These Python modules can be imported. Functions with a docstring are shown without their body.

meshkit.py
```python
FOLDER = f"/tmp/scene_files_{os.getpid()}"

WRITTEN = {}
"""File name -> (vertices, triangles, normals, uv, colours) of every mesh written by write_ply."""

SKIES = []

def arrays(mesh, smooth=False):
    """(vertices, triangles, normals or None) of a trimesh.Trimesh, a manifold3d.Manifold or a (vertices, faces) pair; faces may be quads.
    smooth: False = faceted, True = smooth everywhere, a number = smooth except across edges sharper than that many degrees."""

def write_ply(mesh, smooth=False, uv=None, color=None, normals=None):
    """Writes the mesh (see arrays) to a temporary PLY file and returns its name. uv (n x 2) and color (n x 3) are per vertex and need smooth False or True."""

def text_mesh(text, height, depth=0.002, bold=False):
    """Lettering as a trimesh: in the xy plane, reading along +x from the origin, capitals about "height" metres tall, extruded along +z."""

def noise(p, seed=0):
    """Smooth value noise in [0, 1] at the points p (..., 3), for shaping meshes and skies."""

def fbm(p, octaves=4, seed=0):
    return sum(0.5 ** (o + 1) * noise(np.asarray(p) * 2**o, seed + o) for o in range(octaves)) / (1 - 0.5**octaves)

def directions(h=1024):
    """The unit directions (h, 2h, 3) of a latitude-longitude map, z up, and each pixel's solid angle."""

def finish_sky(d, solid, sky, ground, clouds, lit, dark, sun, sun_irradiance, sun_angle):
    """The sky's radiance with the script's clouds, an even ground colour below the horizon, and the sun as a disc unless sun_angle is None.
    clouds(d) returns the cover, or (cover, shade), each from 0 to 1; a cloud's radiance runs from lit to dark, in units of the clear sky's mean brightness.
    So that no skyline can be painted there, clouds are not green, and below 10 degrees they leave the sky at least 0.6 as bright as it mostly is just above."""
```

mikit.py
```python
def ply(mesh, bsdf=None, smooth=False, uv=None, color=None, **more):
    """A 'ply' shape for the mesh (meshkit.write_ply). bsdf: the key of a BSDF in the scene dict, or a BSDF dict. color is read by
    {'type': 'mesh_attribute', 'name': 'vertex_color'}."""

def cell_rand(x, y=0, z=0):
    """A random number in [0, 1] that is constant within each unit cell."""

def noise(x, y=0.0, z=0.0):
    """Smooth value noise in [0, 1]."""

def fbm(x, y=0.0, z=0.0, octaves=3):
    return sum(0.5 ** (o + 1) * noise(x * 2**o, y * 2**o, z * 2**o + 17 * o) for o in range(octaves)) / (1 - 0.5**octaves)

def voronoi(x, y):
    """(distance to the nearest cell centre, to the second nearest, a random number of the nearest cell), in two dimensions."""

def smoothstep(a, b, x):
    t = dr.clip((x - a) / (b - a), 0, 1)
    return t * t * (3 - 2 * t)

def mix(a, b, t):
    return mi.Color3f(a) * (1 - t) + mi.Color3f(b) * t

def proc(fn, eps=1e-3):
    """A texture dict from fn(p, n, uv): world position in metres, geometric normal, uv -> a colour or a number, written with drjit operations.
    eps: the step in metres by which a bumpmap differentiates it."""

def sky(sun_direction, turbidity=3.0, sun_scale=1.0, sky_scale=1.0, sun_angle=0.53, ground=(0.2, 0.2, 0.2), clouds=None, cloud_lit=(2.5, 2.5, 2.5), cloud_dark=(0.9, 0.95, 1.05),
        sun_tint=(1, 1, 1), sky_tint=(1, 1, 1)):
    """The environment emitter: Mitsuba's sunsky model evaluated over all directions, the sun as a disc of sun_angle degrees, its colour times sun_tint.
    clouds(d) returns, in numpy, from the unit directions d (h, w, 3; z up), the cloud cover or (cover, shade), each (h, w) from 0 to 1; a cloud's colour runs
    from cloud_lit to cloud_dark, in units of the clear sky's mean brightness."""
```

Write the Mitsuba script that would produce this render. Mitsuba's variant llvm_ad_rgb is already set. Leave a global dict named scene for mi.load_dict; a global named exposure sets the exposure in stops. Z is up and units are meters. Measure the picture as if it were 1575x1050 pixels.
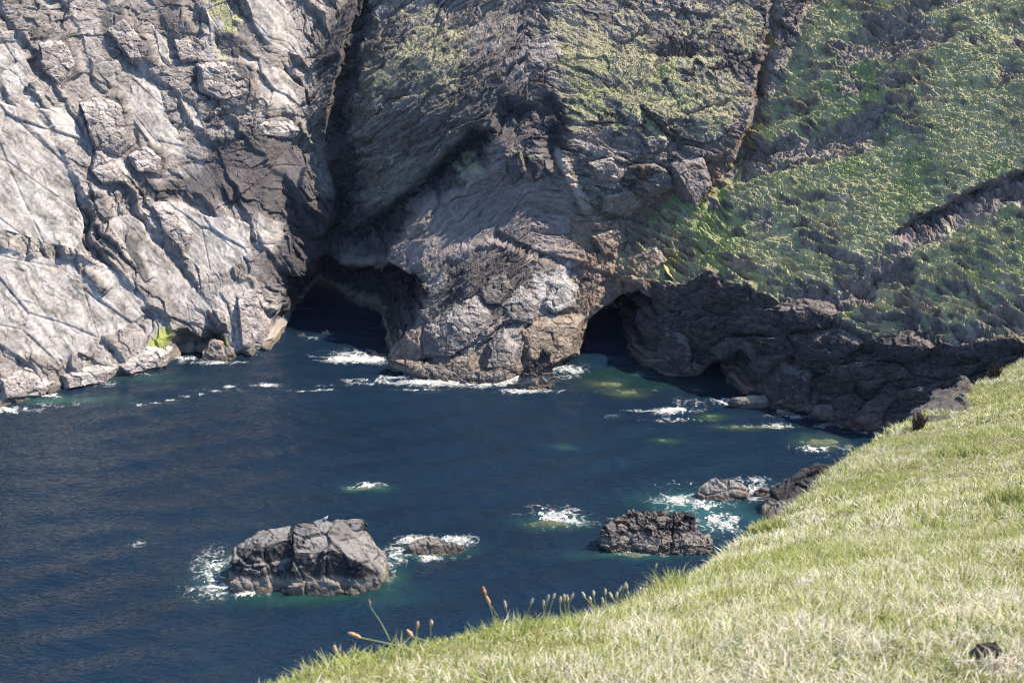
import math, numpy as np, trimesh, mitsuba as mi, mikit, meshkit
from scipy.spatial import cKDTree
from scipy.interpolate import RBFInterpolator
import manifold3d as m3

scene, labels = {}, {}
T = mi.ScalarTransform4f
# ------------------------------------------------------------------ camera, light, exposure
EYE = np.array([0.0, 0.0, 70.0]); PITCH = math.radians(22.0); F = 2164.0
scene['camera'] = {
    'type': 'thinlens', 'fov': 2 * math.degrees(math.atan(787.5 / F)), 'fov_axis': 'x',
    'aperture_radius': 0.0021, 'focus_distance': 90.0, 'near_clip': 0.1, 'far_clip': 6000.0,
    'to_world': T().look_at(origin=EYE.tolist(), target=(EYE + [0, math.cos(PITCH), -math.sin(PITCH)]).tolist(), up=[0, 0, 1])}
SUN = np.array([0.66, 0.15, 0.84])
scene['daylight'] = mikit.sky(SUN.tolist(), turbidity=3, sun_tint=(.98, 1.0, 1.05))
exposure = 2.6

# ------------------------------------------------------------------ helpers
rng = np.random.default_rng(7)
def fbm(p, o=4, seed=0): return meshkit.fbm(p, o, seed)
def st(x, z, k, o=4, seed=0):
    return meshkit.fbm(np.stack([x * k, z * k, np.zeros_like(x) + seed * 3.7], -1), o, seed)
def sstep(a, b, x):
    t = np.clip((x - a) / (b - a), 0, 1); return t * t * (3 - 2 * t)
def lerp(a, b, t): return a + (b - a) * t
def ray(u, v):
    a = (np.asarray(u, float) - 787.5) / F; b = (525 - np.asarray(v, float)) / F
    d = np.stack([a, math.cos(PITCH) + b * math.sin(PITCH), -math.sin(PITCH) + b * math.cos(PITCH)], -1)
    return d / np.linalg.norm(d, axis=-1, keepdims=True)
def sea_pt(u, v, z=0.0):
    d = ray(u, v); return EYE + d * ((z - EYE[2]) / d[..., 2:])
def interp(x, xs, ys): return np.interp(x, xs, ys)
def ptin(x, y, poly):
    n, ins = len(poly), np.zeros(x.shape, bool)
    for i in range(n):
        (x1, y1), (x2, y2) = poly[i], poly[(i + 1) % n]
        if y1 == y2: continue
        ins ^= ((y1 > y) != (y2 > y)) & (x < (x2 - x1) * (y - y1) / (y2 - y1) + x1)
    return ins
def segdist(x, y, a, b):
    a, b = np.asarray(a), np.asarray(b); d = b - a; L = max(d @ d, 1e-12)
    t = np.clip(((x - a[0]) * d[0] + (y - a[1]) * d[1]) / L, 0, 1)
    return np.hypot(x - a[0] - t * d[0], y - a[1] - t * d[1]), t
def sdist(x, y, poly):                                     # inside positive
    d = np.full(x.shape, 1e9)
    for i in range(len(poly)): d = np.minimum(d, segdist(x, y, poly[i], poly[(i + 1) % len(poly)])[0])
    return np.where(ptin(x, y, poly), d, -d)
def pdist(x, y, pts):
    d = np.full(x.shape, 1e9)
    for i in range(len(pts) - 1): d = np.minimum(d, segdist(x, y, pts[i], pts[i + 1])[0])
    return d
def facets(s, t, ws, wt, seed, amp=1.0, ts=0.0, tt=0.0, sig=0.25):
    """blocks of rock: every cell of a jittered lattice is a tilted plane. -> (height, distance to the joint, random number of the cell)"""
    S, U = s / ws, t / wt
    i0, i1, j0, j1 = int(S.min()) - 2, int(S.max()) + 3, int(U.min()) - 2, int(U.max()) + 3
    r = np.random.default_rng(seed)
    I, J = np.meshgrid(np.arange(i0, i1), np.arange(j0, j1), indexing='ij')
    P = np.stack([I + r.random(I.shape) * .95, J + r.random(I.shape) * .95 + .5 * (I % 2)], -1).reshape(-1, 2)
    h, gs, gt, q = r.random(len(P)), r.normal(ts, sig, len(P)), r.normal(tt, sig, len(P)), r.random(len(P))
    d, k = cKDTree(P).query(np.stack([S, U], -1).reshape(-1, 2), k=2, workers=-1)
    k0 = k[:, 0]
    H = amp * (h[k0] - .5 + gs[k0] * (S.ravel() - P[k0, 0]) + gt[k0] * (U.ravel() - P[k0, 1]))
    return H.reshape(s.shape), (d[:, 1] - d[:, 0]).reshape(s.shape), q[k0].reshape(s.shape)
def grid_faces(h, w):
    i = np.arange(h * w).reshape(h, w)
    return np.stack([i[:-1, :-1], i[:-1, 1:], i[1:, 1:], i[1:, :-1]], -1)
def sub(v, quads, col=None):
    """the part of a mesh that these quads use"""
    tri = np.concatenate([quads[:, [0, 1, 2]], quads[:, [0, 2, 3]]])
    used, inv = np.unique(tri, return_inverse=True)
    return v[used], inv.reshape(-1, 3), None if col is None else col[used]
def add(key, mesh, bsdf, color=None, smooth=False, **lab):
    scene[key] = mikit.ply(mesh, bsdf, smooth=smooth, color=color)
    if lab: labels[key] = lab

VC = {'type': 'mesh_attribute', 'name': 'vertex_color'}
scene['rock_material'] = {'type': 'twosided', 'bsdf': {'type': 'principled', 'base_color': VC, 'roughness': 0.8, 'specular': 0.3}}
scene['leaf_material'] = {'type': 'principledthin', 'base_color': VC, 'roughness': 0.55, 'diff_trans': 0.8, 'spec_trans': 0.0}
scene['foam_material'] = {'type': 'twosided', 'bsdf': {'type': 'principled', 'base_color': VC, 'roughness': 0.9, 'specular': 0.2}}

# ------------------------------------------------------------------ the cliffs: three solids that meet in two gullies, y = depth of the face at (x, z)
LX = [-120, -61, -55.5, -49.3, -43, -37.5, -32.9, -31, -20]; LY = [112, 152.6, 157.4, 161.3, 165.5, 167.2, 169.9, 173.0, 179]
EZ = [0, 5, 8, 16, 24, 30, 36, 40, 60]; EX = [-32, -30.5, -27, -25.3, -26.6, -25.6, -23.8, -21.8, -15]
RZ = [0, 8, 16, 22, 28, 34, 40, 60, 80]; RX = [-5.5, -3, 0, 0, 1, 2, 5.5, 8, 10]; RY = [161.5, 166, 172, 176, 178.5, 184, 191, 207, 224]
WX = [8, 12, 16.6, 22, 27, 31.9, 36.6, 40.4, 60, 90, 130]; WY = [176, 173, 164.5, 160.3, 156.5, 152.1, 148.6, 145.6, 133, 106, 60]
MX = [-60, -32, -22, -15.7, -11.3, -5.5, 1, 7.7, 12, 18, 25, 40]; MY = [215, 186, 174.5, 167.2, 163.4, 161.3, 162.4, 166.6, 168.5, 170.5, 173.5, 181]
def y_left(x, z):
    e = x - interp(z, EZ, EX)
    return interp(x, LX, LY) + .72 * z - .06 * np.maximum(z - 10, 0) + 1.8 * np.maximum(e, 0) + .35 * np.maximum(e + 2.5, 0)
def y_mid(x, z):
    xr = interp(z, RZ, RX); d = x - xr; rd = 2.0 + .35 * np.maximum(18 - z, 0)
    left = .74 * (np.sqrt(d * d + rd * rd) - d - rd) / 2 - .012 * np.maximum(-d - 10, 0) ** 2
    left = left - .12 * np.maximum(z - 12, 0) * sstep(-2, -14, d)
    k = sstep(10, 24, z); dome = interp(x, MX, MY) + .72 * z + .012 * z * z
    return (1 - k) * dome + k * (interp(z, RZ, RY) + left + .26 * (np.sqrt(d * d + rd * rd) + d - rd) / 2)
def y_plane(x, z):
    b = 17.5 + .65 * z - x
    return 162.5 - .70 * (x - 30.9) + 1.58 * (z - 13.4) + .45 * (np.sqrt(b * b + 9) + b)
def y_right(x, z):
    plane = y_plane(x, z)
    wall = interp(x, WX, WY) + .58 * z + 8.0 * (st(x, z, .09, 3, 91) - .5) + 1.4 * (st(x, z, .35, 2, 92) - .5) * np.minimum(z, 4) / 4
    return np.maximum(plane, wall)
def y_base(x, z): return np.minimum(np.minimum(y_left(x, z), y_mid(x, z)), y_right(x, z))
def at(u, v):
    """the (x, z) where the sight line meets the undetailed cliff"""
    d = ray(u, v); t = np.linspace(120, 330, 1500)
    p = EYE + d[..., None, :] * t[:, None]
    hit = p[..., 1] > y_base(p[..., 0], p[..., 2])
    k = np.argmax(hit, -1)
    q = np.take_along_axis(p, k[..., None, None].repeat(3, -1), -2)[..., 0, :]
    return q[..., [0, 2]]
def poly(*uv): uv = np.array(uv, float).reshape(-1, 2); return at(uv[:, 0], uv[:, 1])

gx = np.concatenate([np.linspace(-125, -80, 40)[:-1], np.arange(-80, 76, .10), np.linspace(76, 125, 40)[1:]])
gz = np.concatenate([np.linspace(-3, -.6, 6)[:-1], np.arange(-.6, 45, .10), np.linspace(45, 82, 50)[1:]])
X, Z = np.meshgrid(gx, gz); SH = X.shape
YL, YM, YR = y_left(X, Z), y_mid(X, Z), y_right(X, Z)
Y = np.minimum(np.minimum(YL, YM), YR)
which = np.argmin(np.stack([YL, YM, YR]), 0)
wl, wm, wr = (np.clip(.5 + .5 * (np.minimum(a, b) - c) / 1.5, 0, 1) for a, b, c in ((YM, YR, YL), (YL, YR, YM), (YL, YM, YR)))
# outlines are roughened by noise
NX, NZ = X + (st(X, Z, .45, 4, 1) - .5) * 2.2, Z + (st(X, Z, .45, 4, 2) - .5) * 2.2
RX_, RZ_ = X + (st(X, Z, .3, 2, 1) - .5) * 1.8, Z + (st(X, Z, .3, 2, 2) - .5) * 1.8
def area(pl, soft=.4, rough=True):
    a, b = (NX, NZ) if rough else (X, Z)
    m = np.zeros(SH); lo, hi = pl.min(0) - 2.5 - soft, pl.max(0) + 2.5 + soft
    box = (X > lo[0]) & (X < hi[0]) & (Z > lo[1]) & (Z < hi[1])
    if box.any(): m[box] = sstep(-soft, soft, sdist(a[box], b[box], pl))
    return m
def inner(pl, rough=True, far=6.0):
    a, b = (RX_, RZ_) if rough else (X, Z)
    m = np.full(SH, -far); lo, hi = pl.min(0) - far, pl.max(0) + far
    box = (X > lo[0]) & (X < hi[0]) & (Z > lo[1]) & (Z < hi[1])
    if box.any(): m[box] = np.clip(sdist(a[box], b[box], pl), -far, far)
    return m

push = np.zeros(SH)                                        # metres into the cliff (+) or out of it (-)
def recess(pl, depth, soft=.35, grow=2.5):
    d = inner(pl); global push
    push = np.maximum(push, depth * sstep(-soft, grow, d))
HOLLOW = poly((742,188),(768,140),(812,150),(850,135),(878,190),(872,245),(845,268),(822,228),(790,245),(758,200))
BAND = poly((725,197),(758,197),(752,250),(700,292),(640,335),(600,385),(560,400),(510,395),(520,350),(575,330),(635,293),(685,233))
COVE = poly((422,480),(450,425),(480,400),(530,408),(600,414),(640,420),(660,450),(640,505),(605,535),(592,600),(500,640),(420,640))
DOME = poly((685,400),(758,380),(808,407),(812,430),(765,487),(692,470))
CAVE = poly((893,545),(905,500),(940,462),(985,448),(1003,470),(990,520),(985,640),(893,640))
CAVE2 = poly((1062,580),(1085,562),(1120,548),(1150,545),(1160,560),(1140,600),(1135,680),(1065,680))
CAVE3 = poly((1290,600),(1310,565),(1335,585),(1345,640),(1300,645))
SCARP = poly((1600,255),(1500,292),(1440,328),(1372,372),(1390,382),(1440,366),(1500,345),(1600,300))
LCAVE = poly((250,530),(262,508),(290,500),(310,520),(328,505),(346,512),(348,540),(340,640),(258,640))
recess(HOLLOW, 2.6, grow=2.6); recess(BAND, 7, grow=2.4); recess(COVE, 14, grow=2.6); recess(CAVE, 16, grow=2)
recess(CAVE2, 9, grow=2); recess(CAVE3, 2.5); recess(SCARP, 3.2, grow=1.0); recess(LCAVE, 3, grow=1.5)
push_gully = push.copy(); recess(poly((480,70),(530,-10),(620,-30),(600,60),(580,130),(575,210),(585,290),(570,350),(530,400),(450,440),(450,350),(480,280),(470,180)), 5, grow=5)
recess(poly((690,45),(740,20),(745,40),(700,60)), 2.0); recess(poly((995,70),(1060,55),(1110,90),(1060,120),(1000,130)), 1.5)
recess(poly((285,265),(340,225),(360,290),(300,300)), 1.2); recess(poly((868,25),(905,30),(900,45),(862,40)), 1.2)
for pl, d in ((((600,545),(660,545),(800,545),(815,575),(740,590),(650,580),(580,560)), 2.0), (((-60,555),(140,558),(200,525),(265,522),(275,565),(90,615),(-60,655)), 2.2), (((690,490),(740,450),(780,480),(790,530),(700,540)), 1.2),
              (((1130,612),(1190,625),(1340,668),(1340,655),(1230,622),(1150,600)), 1.0), (((845,430),(880,420),(890,440),(850,470),(820,490)), 1.2)):
    push -= d * sstep(-.4, 2.2, inner(poly(*pl), far=3)) * (.5 + 1.0 * st(X, Z, .35, 3, 33))
push -= .7 * sstep(1.0, .2, pdist(X, Z, poly((862,240),(885,290),(905,325),(925,347))))        # the pale dyke
for pts, w, d in ((((725,570),(760,520),(790,495)), .5, 1.5), (((835,495),(875,455),(905,430)), .35, 1.2), (((0,527),(75,552),(130,545),(145,515)), .5, 1.0), (((150,275),(230,345),(300,430),(330,480)), .6, 1.4),
                  (((255,110),(290,170),(300,230)), .9, 1.0), (((110,255),(150,330),(125,380)), .9, 1.3), (((60,140),(110,220),(130,290)), .5, .7), (((440,80),(470,130),(490,150)), .4, .6), (((650,500),(655,570)), .5, 1.2)):
    push += d * sstep(w * 2, 0, pdist(NX, NZ, poly(*pts)))
SLABS = [((-40,145),(35,165),(75,200),(110,270),(135,350),(120,385),(60,375),(-40,340)), ((-40,385),(60,395),(130,400),(180,430),(225,480),(180,515),(140,520),(130,545),(80,552),(-40,525)),
         ((165,335),(200,330),(250,380),(290,430),(310,460),(280,470),(230,430),(190,390)), ((235,310),(300,315),(390,345),(385,390),(350,420),(300,400),(260,360)),
         ((200,120),(232,125),(255,180),(282,240),(262,240),(230,220),(205,190)), ((375,80),(410,95),(470,130),(470,160),(430,165),(400,150)), ((360,-30),(430,-30),(455,60),(470,90),(430,80),(395,50)),
         ((140,220),(160,225),(200,270),(175,280),(140,265)), ((230,30),(250,60),(262,105),(245,95)), ((280,150),(300,160),(318,200),(295,195)), ((420,250),(440,225),(470,260),(450,290)), ((150,400),(190,430),(230,470),(205,475),(165,440)), ((-40,55),(30,62),(55,120),(25,150),(-40,120)), ((60,170),(105,165),(130,215),(95,215)), ((270,255),(310,250),(330,290),(290,300)), ((395,330),(440,345),(420,385),(395,380)), ((310,10),(345,0),(360,45),(330,60)), ((265,470),(300,440),(330,470),(345,440),(385,430),(400,530),(360,545),(350,480))]
slab_id = np.full(SH, -1); smooth_m = np.zeros(SH)
for k, s in enumerate(SLABS):
    pl = poly(*s); d = inner(pl, far=2.0); m = sstep(-.25, .25, d)
    c = (pl.min(0) + pl.max(0)) / 2; w = (pl.max(0) - pl.min(0)) / 2
    h = min(1.0, .22 * w[0]) * (1.0 - .9 * (X - c[0]) / w[0] + .25 * (Z - c[1]) / w[1])
    push -= m * np.clip(h, -.2, 2.6); smooth_m = np.maximum(smooth_m, m); slab_id[d > .1] = k

push = np.where(X > interp(Z, EZ, EX) + .6, push, push_gully) 
push -= .7 * sstep(.9, .1, pdist(NX, NZ, poly((525,402),(590,396),(640,345),(700,295),(760,264),(850,262)))) + .5 * sstep(.7, .1, pdist(NX, NZ, poly((655,425),(690,392),(760,370),(830,393),(890,412))))
push += 1.8 * sstep(1.3, 0, pdist(NX, NZ, poly((1195,-20),(1165,190),(1110,300),(1060,385),(1010,440),(985,520)))) + 1.5 * sstep(1.0, .2, pdist(X, Z, poly((1172,120),(1158,200),(1145,240),(1130,262))))
push += 1.3 * sstep(.8, 0, pdist(X, Z, poly((765,362),(820,390),(870,405),(892,416)))) + 1.0 * sstep(.7, 0, pdist(X, Z, poly((985,170),(1040,225),(1060,240)))) - .8 * sstep(-.5, 1, inner(poly((960,160),(1050,130),(1160,180),(1100,230),(1040,220)), far=3))
RISERS = [((122,155),(150,143),(198,150),(205,225),(185,242),(145,232)), ((150,15),(190,8),(232,60),(240,98),(205,98),(165,62)), ((300,95),(340,88),(395,100),(402,150),(345,162),(305,142)), ((195,238),(230,218),(262,240),(252,272),(210,268)),
          ((205,265),(250,275),(260,300),(215,300)), ((60,60),(110,50),(130,110),(95,140),(65,110)), ((230,-20),(270,-20),(300,50),(270,60),(245,30)), ((130,300),(165,290),(180,330),(150,345)), ((185,345),(215,370),(240,420),(225,430),(190,385)), ((100,400),(130,402),(175,440),(165,450)), ((330,40),(380,60),(400,90),(340,85)), ((395,185),(440,180),(480,200),(450,215),(400,210))]
riser_m = np.zeros(SH)
for s in RISERS:
    pl = poly(*s); m = sstep(-.2, .3, inner(pl, far=2.0)); c = (pl.min(0) + pl.max(0)) / 2; w = (pl.max(0) - pl.min(0)) / 2
    push -= m * (.5 + .9 * (X - c[0]) / w[0] + .35 * (Z - c[1]) / w[1]) * min(1.1, .5 * w[0]); riser_m = np.maximum(riser_m, m)
# ---- rock detail, along the normal of the undetailed face
B = Y + push
def normals(x, y, z):
    p = np.stack([x, y, z], -1); a, b = np.gradient(p, axis=1), np.gradient(p, axis=0)
    n = np.cross(a, b); n /= np.linalg.norm(n, axis=-1, keepdims=True) + 1e-12; return n
from scipy.ndimage import gaussian_filter
N0 = normals(X, gaussian_filter(Y, 12), Z)
SL, TL = (Z + 1.35 * NX) / 1.68, (1.35 * Z - NX) / 1.68            # across and along the left cliff's bedding
fold = np.where(NX < 2, .72 * (NX - 2), -.3 * (NX - 2)); SM, TM = (Z - fold) * .85, NX
SR, TR = Z - .42 * NX, NX + .3 * Z
def rock(S, Tt, k, ts):
    h1, c1, q1 = facets(S, Tt, 3.2, 7.0, k, 1.5, ts, .1, .3)
    h2, c2, q2 = facets(S + .3, Tt, 1.2, 2.6, k + 1, .75, ts, .1, .4)
    h3, c3, q3 = facets(S, Tt, .5, .85, k + 2, .36, ts * .8, 0, .5)
    h4, c4, q4 = facets(S, Tt, .22, .36, k + 3, .17, 0, 0, .6)
    return h1, h2, h3 + h4, c1, c2, q1, q2, q3
def foliated(S, Tt, k):
    h1, c1, q1 = facets(S, Tt, 2.6, 8.0, k, 1.2, .2, .1, .3)
    h2, c2, q2 = facets(S, Tt, .8, 3.6, k + 1, .55, .25, .1, .35)
    h3, c3, q3 = facets(S, Tt, .34, 1.3, k + 2, .26, .2, 0, .5)
    h4, c4, q4 = facets(S, Tt, .17, .5, k + 3, .13, 0, 0, .6)
    return h1, h2, h3 + h4, c1, c2, q1, q2, q3
def mixh(r, a, b, c): return a * r[0] + b * r[1] + c * r[2] - .22 * sstep(.10, 0, r[3]) * b - .12 * sstep(.12, 0, r[4]) * b
rl, rh = rock(SL, TL, 11, -.35), rock(Z + .25 * NX, NX - .2 * Z, 15, .3); kl = sstep(.46, .56, st(X, Z, .075, 3, 94) + .25 * sstep(12, 26, Z) - .08) * (1 - smooth_m); rl = tuple(lerp(p, q, kl) for p, q in zip(rl, rh)); rr = rock(SR, TR * .9, 51, .3); ra, rb = foliated(SM, TM, 31), rock(SM, TM, 35, .2)
km = sstep(3, 8, X - .25 * (Z - 10)); rm = tuple(lerp(p, q, km) for p, q in zip(ra, rb))      # foliated rock at the left, ledges at the right of the buttress
fine = (st(X, Z, 1.6, 5, 5) - .5)
sm = (1 - .92 * smooth_m) * (.45 + .55 * sstep(.45, .6, st(X, Z, .11, 3, 93)))
ph = SL / 4.6 + .35 * (st(NX, NZ, .10, 3, 17) - .5) * 4; fr = ph - np.floor(ph)
ribs = (1 - fr) * sstep(0, .07, fr) * (.6 + 1.2 * st(np.floor(ph) * 7.3, TL, .12, 2, 18))        # beds: a proud broken edge, then a slab dipping away
streak = st(SL * 1.9, TL * .10, 1.0, 4, 24) - .5
SX, TX = (Z + 1.1 * X) / 1.49, (1.1 * Z - X) / 1.49
b1 = facets(SX, TX, 3.6, 13.0, 81, .34, -.3, 0, .2); b2 = facets(SX, TX, .9, 4.0, 82, .12, -.25, 0, .4)
slabf = b1[0] + .6 * b2[0] - .14 * sstep(.05, 0, b1[1]) - .03 * sstep(.08, 0, b2[1])
DL = mixh(rl, .75 * sm, .85 * sm, .6 * sm * (1 - .5 * riser_m)) + .18 * fine * (.15 + .85 * sm) + 1.6 * (ribs - .5) * sm * (1 - .8 * riser_m) * (1 - .5 * kl) - .35 * riser_m * sstep(.62, .5, 1 - np.abs(2 * st(NX * 1.6, Z * .25, 1.0, 2, 34) - 1)) + smooth_m * (slabf + .10 * streak + .06 * rl[2])
grain = st(SM * 1.3, TM * .22, 1.0, 4, 26) - .5
veg0 = area(poly((840,-20),(1200,-20),(1185,60),(1160,220),(1090,260),(940,235),(880,205),(850,120)), 3)
DM = (mixh(rm, .75, 1, 1) + .7 * grain) * (1 - .3 * veg0) * (1 - .35 * area(poly((600,400),(640,335),(760,262),(850,262),(905,345),(890,410),(800,375),(690,395)), 1)) + .22 * fine
DRr = mixh(rr, .9, 1.25, 1.1) + .2 * fine + 1.2 * (st(SR * 1.2, TR * .16, 1.0, 4, 27) - .5)
# turf on the right-hand slope: terracettes and tussocks
lip = sstep(-.8, 1.2, y_plane(X, Z) - (interp(X, WX, WY) + .58 * Z + 8.0 * (st(X, Z, .09, 3, 91) - .5)) + (st(X, Z, .3, 4, 9) - .5) * 5)
wob = .9 * (st(X, Z, .45, 3, 8) - .5)
gA, cA, qA = facets(Z + .06 * X + wob, X, .62, 3.0, 71, .72, .85, 0, .15)
gB, cB, qB = facets(Z - .06 * X + wob, X, .32, 1.1, 72, .28, .8, 0, .25)
gC, cC, qC = facets(Z, X, .22, .4, 73, .2, .4, 0, .4)
bandn = st(SR * 1.0, TR * .16, .30, 4, 12)
rocky = sstep(.55, .625, bandn + .25 * (st(X, Z, .5, 4, 13) - .5))
DT = (.4 + 1.1 * sstep(.35, .7, st(X, Z, .16, 3, 96))) * gA + .7 * gB + .7 * gC + 2.4 * (st(X, Z, .11, 2, 14) - .5) - 2.2 * sstep(.50, .70, bandn) + .25 * fine
DRt = lerp(DT, .6 * DRr + DT * .5, rocky)
DR = lerp(DRr, DRt, lip)
vm_turf = (.5 * gB + .6 * gC)
D = (wl * DL + wm * DM + wr * DR) / (wl + wm + wr)
V = np.stack([X, B, Z], -1) + N0 * D[..., None]
cavem = sstep(1.0, 3.0, push)
for ax in range(3):
    q = cavem > 0; pq = V[q] * [.8, .8, .8] + ax * 17.3; V[q, ax] += cavem[q] * (2.0 * (fbm(pq * .55, 2, 95 + ax) - .5) + 1.3 * (fbm(pq * 1.7, 3, 98 + ax) - .5))
V[..., 2] = np.where(Z < -.6, np.minimum(V[..., 2], -.5), V[..., 2])
N1 = normals(V[..., 0], V[..., 1], V[..., 2]); up = gaussian_filter(N1[..., 2], 1.5)
# ---- colours (of the rock and the turf; shade is also painted into recesses and caves)
def c3(*a): return np.array(a, float)
n1, n2, n3 = st(X, Z, .25, 4, 21), st(X, Z, 1.1, 4, 22), st(X, Z, 4.0, 3, 23)
def tone(c, r, g, k=.35): return c * (1 + k * (r[6][..., None] - .5) + .25 * (r[7][..., None] - .5) + .8 * (n3[..., None] - .5) + 1.2 * g[..., None])
gl, gm_, gr_ = (st(S * 4.5, Tq * .9, 1.0, 3, 60 + i) - .5 for i, (S, Tq) in enumerate(((SL, TL), (SM, TM), (SR, TR))))
pale, grey = c3(.345, .33, .324), c3(.20, .187, .184)
CL = lerp(grey, pale, np.clip(.25 + 2.2 * (n1 - .5) + .9 * smooth_m, 0, 1)[..., None])
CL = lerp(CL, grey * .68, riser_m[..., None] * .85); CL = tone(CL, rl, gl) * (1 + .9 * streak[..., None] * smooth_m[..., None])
CM = tone(lerp(c3(.125, .115, .113), c3(.24, .22, .21), np.clip(n1 + .9 * grain + 1.6 * (st(SM + .8 * (n1 - .5), TM * .04, .55, 3, 28) - .5), 0, 1)[..., None]), rm, 1.5 * gm_, .8)
lsoil = lerp(c3(.12, .10, .098), c3(.23, .20, .19), n2[..., None]); CR = tone(lerp(c3(.040, .035, .038), c3(.105, .092, .09), n1[..., None]) * (1 - lip[..., None]) + lsoil * lip[..., None], rr, gr_, .5)
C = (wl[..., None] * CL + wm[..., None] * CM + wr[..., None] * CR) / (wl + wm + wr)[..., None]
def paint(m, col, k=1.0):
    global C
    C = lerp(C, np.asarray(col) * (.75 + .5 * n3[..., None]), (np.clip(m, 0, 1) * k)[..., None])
dark = c3(.04, .038, .045)  # serves both the dark rock and the shade painted into recesses
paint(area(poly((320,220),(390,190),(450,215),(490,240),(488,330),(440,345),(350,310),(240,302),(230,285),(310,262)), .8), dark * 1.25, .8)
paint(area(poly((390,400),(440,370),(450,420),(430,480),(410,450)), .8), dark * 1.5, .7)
paint(area(DOME, 1.2), dark * 1.4, .75); paint(area(HOLLOW, 1.2), dark * 1.3, .75); paint(area(BAND, .6), dark, .75)  # dome patch is dark rock; hollow and overhang band are painted shade
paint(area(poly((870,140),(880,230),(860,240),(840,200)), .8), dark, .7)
paint(area(poly((995,70),(1060,45),(1180,60),(1170,100),(1060,130),(1000,130)), 1), dark * 1.3, .75)
paint(area(poly((600,400),(640,335),(760,262),(850,262),(905,345),(890,410),(800,375),(690,395)), 1), c3(.235, .205, .205), .6)
paint(area(poly((548,395),(592,395),(588,440),(578,468),(568,440)), .3), c3(.22, .18, .16), .8)
paint(area(poly((495,130),(545,20),(600,40),(700,60),(790,140),(725,197),(635,293),(520,360),(480,420),(470,350)), 1.5), c3(.085,.085,.072), .5)  # left face darkened: its shade painted in, along with dark vegetation
paint(area(poly((440,345),(500,300),(540,330),(635,300),(640,335),(600,392),(585,415),(520,412),(440,430)), 1), dark * 1.1, .95)  # cove shadow carried up the face as dark paint
paint(area(poly((495,70),(545,-10),(575,-30),(545,130),(535,210),(548,290),(530,380),(450,425),(470,350),(500,280)), 1) * (which == 1), dark * 1.2, .8)  # gully shadow painted over its dark vegetation
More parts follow.
